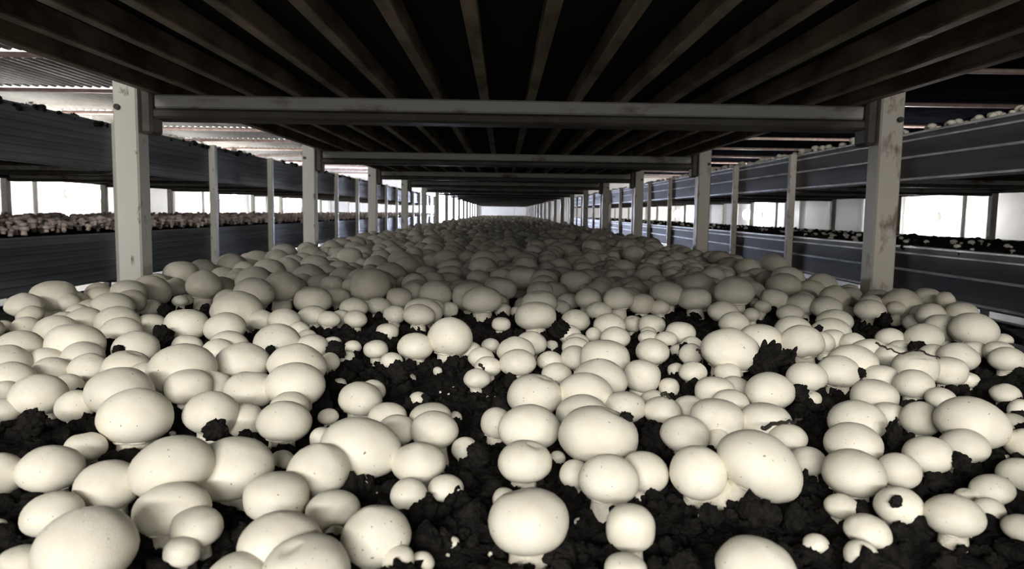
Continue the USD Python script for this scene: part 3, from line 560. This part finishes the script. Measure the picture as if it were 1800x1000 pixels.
for k, y in enumerate(PUR):
    ya, yb = max(y + .30, Y0), min(y + 1.80, Y1)
    if yb > ya:
        for x0, x1 in ((-XW, -4.2), (-4.2, -3.0), (-3.0, -1.8), (-1.8, 0)):
            obj('roof_sheet', corrugated(x0, x1 - .004, ya, yb, ZR), ROOF, ceil, smooth=40)
        obj('roof_film', cbox(0, XW, max(y, Y0), yb - .002, ZR, ZR + .01), ROOFD, ceil)  # right half coloured near-black so it stays dark
    if y > Y0:
        obj('skylight_strip', cbox(-XW, -1.75, y + .02, min(y + .30, Y1), ZR + .02, ZR + .03), SKY, ceil)
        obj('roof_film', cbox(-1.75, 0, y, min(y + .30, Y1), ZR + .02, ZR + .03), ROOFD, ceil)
        c = trimesh.creation.cylinder(.022, 2 * XW, sections=10); c.apply_transform(trimesh.transformations.rotation_matrix(math.pi / 2, [0, 1, 0])); c.apply_translation([0, y, ZR - .045])
        obj('purlin', c, STEEL, ceil, smooth=40)

# wall lamps
def wall_lamp(sx, y, z, mat, label, r=.11):
    t = thing('wall_lamp', (sx * (XW - .30), y, ZC + z), label=label, category='lamp', group='bulkhead lamps on the %s wall' % ('left' if sx < 0 else 'right'))
    b = trimesh.creation.cylinder(r * .6, .05, sections=28); b.apply_transform(trimesh.transformations.rotation_matrix(math.pi / 2, [0, 1, 0])); b.apply_translation([sx * .27, 0, 0])
    arm = trimesh.creation.cylinder(.02, .32, sections=12); arm.apply_transform(trimesh.transformations.rotation_matrix(math.pi / 2, [0, 1, 0])); arm.apply_translation([sx * .12, 0, 0]); obj('arm', arm, SEAM, t, smooth=40)
    obj('base', b, SEAM, t, smooth=40)
    s = trimesh.creation.icosphere(3, r); s.apply_scale([.75, 1, 1]); s.apply_translation([-sx * .04, 0, 0])
    obj('globe', s, mat, t, smooth=True)
ords = ['nearest', 'second', 'third', 'fourth', 'farthest']
for k, y in enumerate((9.6, 14.6, 19.6)):
    wall_lamp(-1, y, .15, LAMPL, '%s glaring white lamp on the left wall seen through the left rack' % (ords[k] if k < 2 else 'farthest'))
for k, y in enumerate((9.5, 16.0, 22.4)):
    wall_lamp(1, y, .02, LAMPR, '%s glaring white lamp on the right wall seen through the right rack' % (ords[k] if k < 2 else 'farthest'))

# ---------------------------------------------------------------- racks
STN = [1.364 + 1.24 * k for k in range(-1, 18)]
YA, YB = STN[0] - .03, STN[-1] + .08
def rack(name, xl, xr, main, post_mats, label):
    """posts outside the boards, a cross beam per station and level, side boards, joists and a deck per level"""
    t = thing(name, label=label, category='growing rack')
    pw = .0215
    YA = -.30 if main else STN[0] - .03
    for y in STN:
        for s, x in ((-1, xl), (1, xr)):
            obj('post', cbox(x - pw, x + pw, y - pw, y + pw, 0, ZC + .42, .003), post_mats[0 if s < 0 else 1], t)
    levels = [(.205, .415), (-.345, -.162 if main else -.135), (-.885, -.675)]
    for li, (zb, zt) in enumerate(levels):
        near = main and li == 0
        for y in STN:
            b = obj('cross_beam', cbox(xl + pw, xr - pw, y - .004, y + .03, ZC + zb - .028, ZC + zb - .004, .003), BEAM, t)
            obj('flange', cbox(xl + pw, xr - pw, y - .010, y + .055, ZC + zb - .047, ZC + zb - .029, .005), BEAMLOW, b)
            if near and y < 6:
                for s, x in ((1, xl), (-1, xr)):
                    br = obj('bracket', cbox(min(x + s * .0235, x + s * .045), max(x + s * .0235, x + s * .045), y - .016, y + .03, ZC + zb - .075, ZC + zb + .012, .006), BEAMLOW, t)
                    bo = trimesh.creation.cylinder(.005, .008, sections=10); bo.apply_transform(trimesh.transformations.rotation_matrix(math.pi / 2, [1, 0, 0]))
                    bo.apply_translation([x - s * .012, y - pw - .002, ZC + zb - .03]); obj('bolt', bo, BOLT, t)
        nj = 16 if li == 0 and main else 8
        for k in range(nj):
            x = (xl + xr) / 2 + ((xr - xl) - .12) / nj * (k - nj / 2 + .5)
            if main and li == 0: x = .005 + .0842 * (k - 7.5)
            if li == 0 or (li == 1 and not main):
                web = cbox(x - .0058, x + .0058, YA, YB, ZC + zb - .0028, ZC + zb + .028, .002)
                obj('joist', join(web, cbox(x - .0078, x + .0078, YA, YB, ZC + zb - .0035, ZC + zb + .002, .001)), JOIST, t)
        obj('deck', cbox(xl + .03, xr - .03, YA, YB, ZC + zb + .029, ZC + zb + .036), DECK, t)
        for s, x in ((-1, xl), (1, xr)):
            xi = x - s * .026
            bm = BOARDR if (name.startswith('steel')) else BOARD
            m = [cbox(xi - .003, xi + .003, YA, YB, ZC + zb + (.012 if main else -.03), ZC + zt)]
            obj('side_board', join(*m), bm, t)
            if not main:
                o = x + s * .0235                        # rails run along the outer face of the posts
                if name.startswith('steel'):
                    for z0, z1 in ((-.012, 0.), (-.042, -.032), (-.125, -.113), (-.232, -.220)):
                        obj('rail', cbox(xi - .012, xi + .012, YA, YB, ZC + zt + z0, ZC + zt + z1, .003), RAIL, t)
                else:
                    for z0 in np.arange(-.235, -.01, .032):
                        obj('rib', cbox(xi - .007, xi + .007, YA, YB, ZC + zt + z0, ZC + zt + z0 + .012, .003), bm, t)
    return t
rack('growing_rack', -.674, .697, True, (POST, POSTR), 'central steel growing rack with white posts straddling the near mushroom bed')
rack('growing_rack', -3.37, -1.97, False, (POST, POST), 'growing rack with dark slate side boards across the left aisle')
rack('steel_growing_rack', 1.97, 3.37, False, (POSTR, POSTR), 'growing rack with bright galvanised rails across the right aisle')

# ---------------------------------------------------------------- mushrooms: the tables
rows = [l.split('|') for l in TABLE.strip().splitlines()]
T = np.array([list(map(float, a.split())) for a, _ in rows]); LAB = [b for _, b in rows]
T[:, 2] += ZC; T[:, 3:5] *= 1.05
HC = 1.5                                                    # unit mushroom: cap radius 1, cap centre 1.5 above the foot
def lathe(prof, n, wob=None, seed=0):
    prof = np.asarray(prof, float); a = np.linspace(0, 2 * np.pi, n, endpoint=False)
    v = np.stack([prof[:, 0:1] * np.cos(a), prof[:, 0:1] * np.sin(a), np.repeat(prof[:, 1:2], n, 1)], -1)
    if wob is not None: v = wob(v)
    k = len(prof); i, j = np.meshgrid(np.arange(k - 1), np.arange(n), indexing='ij'); j2 = (j + 1) % n
    f = np.stack([i * n + j, (i + 1) * n + j, (i + 1) * n + j2, i * n + j2], -1).reshape(-1, 4)
    return v.reshape(-1, 3), f
def cap_mesh(kind, n=36, rings=15):
    th = np.linspace(math.pi / 2, -math.radians(58), rings)
    p = [2.0, 2.35, 2.0, 1.9, 2.15, 2.0][kind]
    co, si = np.abs(np.cos(th)) ** (2 / p), np.sign(np.sin(th)) * np.abs(np.sin(th)) ** (2 / p)
    bot = np.where(si < 0, .86, 1.0)
    prof = [[max(c, 1e-3), .8 * s * b] for c, s, b in zip(co, si, bot)]
    zb = prof[-1][1]; rb = prof[-1][0]
    prof += [[rb - .06, zb - .02], [rb - .12, zb + .01], [.44, zb + .10], [.40, zb + .22]]
    rng = np.random.default_rng(100 + kind); ph = rng.uniform(0, 6.28, 4); am = [.02, .02, .055, .035, .03, .045][kind]
    def wob(v):
        ang = np.arctan2(v[..., 1], v[..., 0]); w = 1 + am * np.cos(ang + ph[0]) * .8 + am * .7 * np.cos(2 * ang + ph[1]) + .012 * np.cos(3 * ang + ph[2])
        v = v * np.stack([w, w, 1 + 0 * w], -1)
        nz = meshkit.fbm(v * 1.7 + kind * 9.1, 2, kind) - .5
        v = v * (1 + .075 * nz[..., None] * (1.6 if kind in (3, 5) else 1.))
        if kind == 5:                                       # torn, ragged rim on one side
            low = np.clip((.05 - v[..., 2]) / .4, 0, 1) * np.clip(np.cos(ang + 1.2) * 1.5, 0, 1)
            v = v + np.stack([0 * low, 0 * low, low * (.08 + .9 * (meshkit.noise(np.stack([ang * 2.6, 0 * ang, 0 * ang], -1), 7) - .5) * np.minimum(1, low * 1.6) * .22)], -1)
        if kind == 4:                                       # dimple near the crown
            d2 = (v[..., 0] - .35) ** 2 + (v[..., 1] + .1) ** 2
            v = v - np.stack([0 * d2, 0 * d2, .11 * np.exp(-d2 / .05) * (v[..., 2] > 0)], -1)
        return v + np.array([0, 0, HC])
    v, f = lathe(prof, n, wob)
    return trimesh.Trimesh(*meshkit.arrays((v, f))[:2], process=True)
def stem_mesh(kind, n=26):
    prof = [[.01, -.25], [.50, -.22], [.60, -.02], [.585, .2], [.53, .5], [.50, .72], [.505, .90], [.60, .955], [.635, .985], [.56, 1.02], [.46, 1.16], [.42, 1.25]]
    def wob(v):
        ang = np.arctan2(v[..., 1], v[..., 0]); r = np.clip(1 - np.abs(v[..., 2] - .975) / .05, 0, 1)
        w = 1 + .05 * np.cos(2 * ang + kind) + r * (.06 * np.sin(7 * ang + kind) + .04 * np.sin(13 * ang))
        v = v * np.stack([w, w, 1 + 0 * w], -1)
        v = v + np.stack([0 * r, 0 * r, -r * .03 * np.maximum(0, np.sin(5 * ang + kind))], -1)
        return v * (1 + .05 * (meshkit.fbm(v * 3 + kind, 2, kind)[..., None] - .5) * np.array([1, 1, 0]))
    v, f = lathe(prof, n, wob)
    return trimesh.Trimesh(*meshkit.arrays((v, f))[:2], process=True)
def cap_matrix(i, rng):
    x, y, z, A, b, tilt = T[i]
    sp = rng.uniform(0, 2 * np.pi)
    rz = np.array([[math.cos(sp), -math.sin(sp), 0], [math.sin(sp), math.cos(sp), 0], [0, 0, 1]])
    ty = math.radians(-tilt + rng.normal(0, 3)); tx = rng.normal(0, .06)
    ry = np.array([[math.cos(ty), 0, math.sin(ty)], [0, 1, 0], [-math.sin(ty), 0, math.cos(ty)]])
    rx = np.array([[1, 0, 0], [0, math.cos(tx), -math.sin(tx)], [0, math.sin(tx), math.cos(tx)]])
    R = ry @ rx @ np.diag([A, A, b / .8]) @ rz               # column convention
    base = np.array([x, y, z]) - R @ np.array([0, 0, HC])
    m = np.eye(4); m[:3, :3] = R.T; m[3, :3] = base
    return Gf.Matrix4d(*m.ravel().tolist()), base
rng = np.random.default_rng(11)
protos = {}
bases = []
KIND = rng.choice(6, len(T), p=[.33, .19, .18, .16, .07, .07])
for i in range(len(T)):
    lead = LAB[i].startswith('cream mushroom with')
    if lead and ('torn' in LAB[i] or 'nibbled' in LAB[i]): KIND[i] = 5
    if LAB[i].startswith('cream mushroom with a dimpled'): KIND[i] = 4
    if KIND[i] == 5 and not lead: KIND[i] = 0
    if 'giant tilted' in LAB[i] and LAB[i].startswith('cream'): KIND[i] = 0
    k = int(KIND[i]); mtx, base = cap_matrix(i, rng); bases.append(base)
    x = UsdGeom.Xform.Define(stage, child('button_mushroom')); x.AddTransformOp().Set(mtx); p = x.GetPrim()
    p.SetCustomDataByKey('label', LAB[i]); p.SetCustomDataByKey('category', 'mushroom'); p.SetCustomDataByKey('group', 'button mushrooms on the near bed')
    if k not in protos:
        protos[k] = p.GetPath()
        obj('cap', cap_mesh(k), CAP, p, smooth=True); obj('stem', stem_mesh(k), STEM, p, smooth=True)
    else:
        p.GetReferences().AddInternalReference(protos[k]); p.SetInstanceable(True)
bases = np.array(bases)

# ---------------------------------------------------------------- the bed: black peat casing
from scipy.spatial import cKDTree
SZ = ZC - .172
tree = cKDTree(T[:, :2])
want = T[:, 2] - .9 * T[:, 4] - .32 * T[:, 3] - SZ          # how far each mushroom lifts or dents the casing
def soil_h(X, Y, fine=True):
    d, ii = tree.query(np.stack([X.ravel(), Y.ravel()], 1), k=5)
    w = np.exp(-(d / .030) ** 2) + 1e-9; far = np.clip(1 - d[:, 0] / .09, 0, 1)
    lift = ((w * np.clip(want[ii], -.010, .016)).sum(1) / w.sum(1) * far).reshape(X.shape)
    h = SZ + lift + .016 * (fbm2(X, Y, 14, 3, 1) - .5) + .010 * (fbm2(X, Y, 55, 2, 2) - .5)
    if fine:
        c = meshkit.noise(np.stack([X * 170, Y * 170, 0 * X], -1), 3); h = h + .0055 * (c - .4) + .0035 * (meshkit.noise(np.stack([X * 330, Y * 330, 0 * X], -1), 4) - .5)
    return h
gv, gf = grid(np.arange(-.676, .6981, .0036), np.concatenate([np.arange(.14, 1.25, .0036), np.arange(1.25, 2.0, .008)]), soil_h)
fv, ff = grid(np.linspace(-.676, .698, 40), np.linspace(1.99, YB - .02, 500), lambda X, Y: soil_h(X, Y, False) - .006)
obj('peat_casing', (np.concatenate([gv, fv]), np.concatenate([gf, ff + len(gv)])), SOIL, smooth=True,
    label='black crumbly peat casing covering the near bed between the mushrooms', category='soil', kind='stuff')

def lump_mesh(seed, sub=3, rough=.55):
    s = trimesh.creation.icosphere(sub, 1.0); v = s.vertices
    n = meshkit.fbm(v * 1.3 + seed * 7.7, 3, seed) - .5; n2 = meshkit.noise(v * 4.2 + seed, seed) - .5
    s.vertices = v * (1 + rough * 1.6 * n + rough * .9 * n2)[:, None]
    return s
def spiky_mesh(seed):
    s = trimesh.creation.icosphere(4, 1.0); v = s.vertices.copy(); rg = np.random.default_rng(seed)
    r = .62 + .5 * (meshkit.fbm(v * 2.2 + seed, 3, seed) - .5)
    for _ in range(13):
        d = rg.normal(size=3); d[2] = abs(d[2]) + .2; d /= np.linalg.norm(d); r = r + rg.uniform(.45, 1.0) * np.exp(-(1 - v @ d) / rg.uniform(.010, .022))
    s.vertices = v * r[:, None]
    return s
for k, l in enumerate(CLUMPS.strip().splitlines()):
    a, t = l.split('|'); x, y, z, r = map(float, a.split())
    m = spiky_mesh(k) if any(w in t for w in ('spiky', 'jagged')) else lump_mesh(k)
    if 'tall' in t: m.apply_scale([.75, .75, 1.3])
    m.apply_scale(r * (1.15 if 'spiky' not in t else 1.25)); m.apply_translation([0, 0, 0])
    o = thing('peat_lump', (x, y, z + ZC), label=t, category='soil lump', group='peat lumps among the mushrooms')
    obj('lump', m, PEAT, o, smooth=50)
# loose crumbs of peat and white mycelium specks
rng = np.random.default_rng(3)
n = 5200
px, py = rng.uniform(-.62, .62, n), .22 + 1.0 * rng.random(n) ** 1.2
near = rng.integers(0, len(T), 2000); an = rng.uniform(-2.9, -.25, 2000); rr = T[near, 3] * rng.uniform(.75, 1.15, 2000)
px = np.concatenate([px, T[near, 0] + rr * np.cos(an)]); py = np.concatenate([py, T[near, 1] + rr * np.sin(an)])
keep = (np.abs(px) < .645) & (py < 1.35); px, py = px[keep], py[keep]
sz = rng.lognormal(math.log(.0031), .5, len(px)); sz = np.clip(sz, .0012, .0085)
pz = soil_h(px[None], py[None])[0] + sz * .35
instancer('/World/peat_crumbs', [(lump_mesh(50 + k, 2, .8), PEAT) for k in range(4)], np.stack([px, py, pz], 1), sz[:, None] * rng.uniform(.7, 1.3, (len(px), 3)),
          quats(rng, len(px), .8), rng.integers(0, 4, len(px)), label='loose black peat crumbs strewn over the near bed', category='soil', kind='stuff')
n = 320
px, py = rng.uniform(-.5, .6, n), rng.uniform(.3, .95, n); pz = soil_h(px[None], py[None])[0] + .001
sz = np.clip(rng.lognormal(math.log(.0011), .45, n), .0005, .003)
instancer('/World/white_specks', [(lump_mesh(70 + k, 1, .7), STEM) for k in range(2)], np.stack([px, py, pz], 1), np.repeat(sz[:, None], 3, 1), quats(rng, n, 1.), rng.integers(0, 2, n),
          label='tiny white crumbs of mushroom tissue on the bare black soil', category='crumbs', kind='stuff')
def tube(pts, r, n=6):
    pts = np.asarray(pts, float); d = np.gradient(pts, axis=0); d /= np.linalg.norm(d, axis=1)[:, None]
    a = np.cross(d, [0, 0, 1.]); a /= np.maximum(np.linalg.norm(a, axis=1), 1e-6)[:, None]; b = np.cross(d, a)
    t = np.linspace(0, 2 * np.pi, n, endpoint=False); rr = np.broadcast_to(r, len(pts))[:, None, None]
    v = pts[:, None] + rr * (np.cos(t)[None, :, None] * a[:, None] + np.sin(t)[None, :, None] * b[:, None])
    k = len(pts); i, j = np.meshgrid(np.arange(k - 1), np.arange(n), indexing='ij'); j2 = (j + 1) % n
    f = np.stack([i * n + j, i * n + j2, (i + 1) * n + j2, (i + 1) * n + j], -1).reshape(-1, 4)
    v = v.reshape(-1, 3); c = len(v); v = np.concatenate([v, pts[:1], pts[-1:]])
    tri = np.concatenate([f[:, [0, 1, 2]], f[:, [0, 2, 3]], [[c, (q + 1) % n, q] for q in range(n)], [[c + 1, (k - 1) * n + q, (k - 1) * n + (q + 1) % n] for q in range(n)]])
    return trimesh.Trimesh(v, tri, process=False)
for pts, r, lb in ROOTS:
    p = np.array(pts); s = np.linspace(0, 1, len(p)); q = np.stack([np.interp(np.linspace(0, 1, 14), s, p[:, k]) for k in range(3)], 1)
    q += np.random.default_rng(len(lb)).normal(0, r * .5, q.shape); q[:, 2] += ZC
    obj('root', tube(q, r * np.linspace(1, .55, 14)), TWIG, None, smooth=True, label=lb, category='twig')

# ---------------------------------------------------------------- the rest of the near bed, too many to lift one by one
rng = np.random.default_rng(21)
YE = YB - .03
cell = .040
gx, gy = np.meshgrid(np.arange(-.665, .68, cell), np.arange(.16, YE, cell * .87)); gx = gx + (np.arange(gx.shape[0])[:, None] % 2) * cell / 2
gx = gx.ravel() + rng.normal(0, .011, gx.size); gy = gy.ravel() + rng.normal(0, .011, gy.size)
A = np.clip(rng.lognormal(math.log(.0198), .33, len(gx)), .009, .034)
pit = fbm2(gx, gy, 5., 2, 9)
keep = (gx > -.67) & (gx < .685) & ~((pit < .33) & (gy > 1.2))
edge = .6 * gy                                                # what lies outside the frame beside the near rows is grown over too
keep &= (gy > 1.13 + .09 * rng.random(len(gx))) | (np.abs(gx) > .71 * gy + .05) | ((gx < -.53) & (gy > .88)) | ((gx > .60) & (gy > 1.02))
A = np.where(gy < 1.13, np.minimum(A, .021), A)
gx, gy, A = gx[keep], gy[keep], A[keep]
d, ii = tree.query(np.stack([gx, gy], 1)); keep = d > .80 * (A + T[ii, 3]) * .98
gx, gy, A = gx[keep], gy[keep], A[keep]
# small ones give way to big ones
o = np.argsort(-A); gx, gy, A = gx[o], gy[o], A[o]; tr = cKDTree(np.stack([gx, gy], 1)); alive = np.ones(len(gx), bool)
for i, js in enumerate(tr.query_ball_point(np.stack([gx, gy], 1), .05)):
    if alive[i]:
        for j in js:
            if j > i and alive[j] and (gx[i] - gx[j]) ** 2 + (gy[i] - gy[j]) ** 2 < (.79 * (A[i] + A[j])) ** 2: alive[j] = False
gx, gy, A = gx[alive], gy[alive], A[alive]
bb = A * rng.uniform(.72, .92, len(A))
heap = .030 * (fbm2(gx, gy, 7., 2, 15) - .45)
gz = SZ + .9 * bb + .32 * A + np.clip(heap, -.007, .015) + rng.uniform(-.006, .011, len(A))
def whole(kind, n, rings):
    c, s = cap_mesh(kind, n, rings), stem_mesh(kind, max(10, n // 2))
    return join(c, s)
scl = np.stack([A, A, bb / .8], 1); foot = np.stack([gx, gy, gz - HC * bb / .8], 1)
nearm = gy < 3.5
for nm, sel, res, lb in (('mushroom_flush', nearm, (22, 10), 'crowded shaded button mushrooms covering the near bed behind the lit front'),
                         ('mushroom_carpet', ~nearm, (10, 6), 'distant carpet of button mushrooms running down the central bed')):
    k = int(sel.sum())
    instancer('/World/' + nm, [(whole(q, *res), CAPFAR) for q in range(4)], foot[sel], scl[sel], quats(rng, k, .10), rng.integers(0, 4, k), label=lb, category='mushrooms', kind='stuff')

# ---------------------------------------------------------------- beds of the side racks
def side_bed(x0, x1, zt, seed): return grid(np.linspace(x0, x1, 34), np.linspace(YA + .02, YB - .02, 520), lambda X, Y: ZC + zt - .018 + .045 * (fbm2(X, Y, 9, 3, seed) - .5))
for x0, x1, s, sd in ((-3.34, -2.0, 'left', 31), (2.0, 3.34, 'right', 41)):
    for zt, lv in ((.415, 'upper'), (-.135, 'middle'), (-.675, 'lower')):
        obj('bed_soil', side_bed(x0, x1, zt, sd + int(zt * 10)), SOIL, smooth=True, label='black peat filling the %s bed of the %s rack' % (lv, s), category='soil', kind='stuff')
lump3 = [(lump_mesh(80 + k, 2, .6), PEAT) for k in range(3)]
btn = [(whole(q, 14, 7), CAPFAR) for q in range(3)]; btnp = [(whole(q, 12, 6), CAPPINK) for q in range(3)]
def scatter(name, x0, x1, zt, n, amin, amax, prot, lb, cat, seed, lift=0., power=1.):
    rg = np.random.default_rng(seed)
    x = rg.uniform(x0, x1, n); y = .2 + (YB - .3) * rg.random(n) ** power; a = rg.uniform(amin, amax, n); b = a * rg.uniform(.7, .95, n)
    z = ZC + zt - .018 + .045 * (fbm2(x, y, 9, 3, seed) - .5) + lift * rg.random(n)
    instancer('/World/' + name, prot, np.stack([x, y, z], 1), np.stack([a, a, b], 1), quats(rg, n, .15), rg.integers(0, len(prot), n), label=lb, category=cat, kind='stuff')
scatter('left_bed_mushrooms', -3.32, -2.01, -.115, 9000, .011, .021, btnp, 'dense pinkish young mushrooms topping the middle bed of the left rack', 'mushrooms', 28, .05, 1.6)
scatter('left_upper_mushrooms', -2.30, -2.0, .415, 900, .010, .022, btn, 'mushrooms along the aisle edge of the left rack upper bed', 'mushrooms', 35, .0, 1.3)
scatter('left_upper_lumps', -2.15, -1.985, .42, 1500, .008, .022, lump3, 'black peat lumps heaped along the top edge of the left rack', 'soil', 36, .012, 1.3)
scatter('right_upper_mushrooms', 2.0, 2.20, .425, 1100, .012, .024, btn, 'white mushrooms lined along the top edge of the right rack', 'mushrooms', 45, .006, 1.3)
scatter('right_bed_mushrooms', 2.02, 3.3, -.135, 380, .009, .020, btn, 'scattered white mushrooms on the dark middle bed of the right rack', 'mushrooms', 40, .0, 1.2)
scatter('right_bed_lumps', 2.0, 3.33, -.135, 5200, .008, .02, lump3, 'lumpy black peat crumbs on the middle bed of the right rack', 'soil', 41, .012, 1.5)
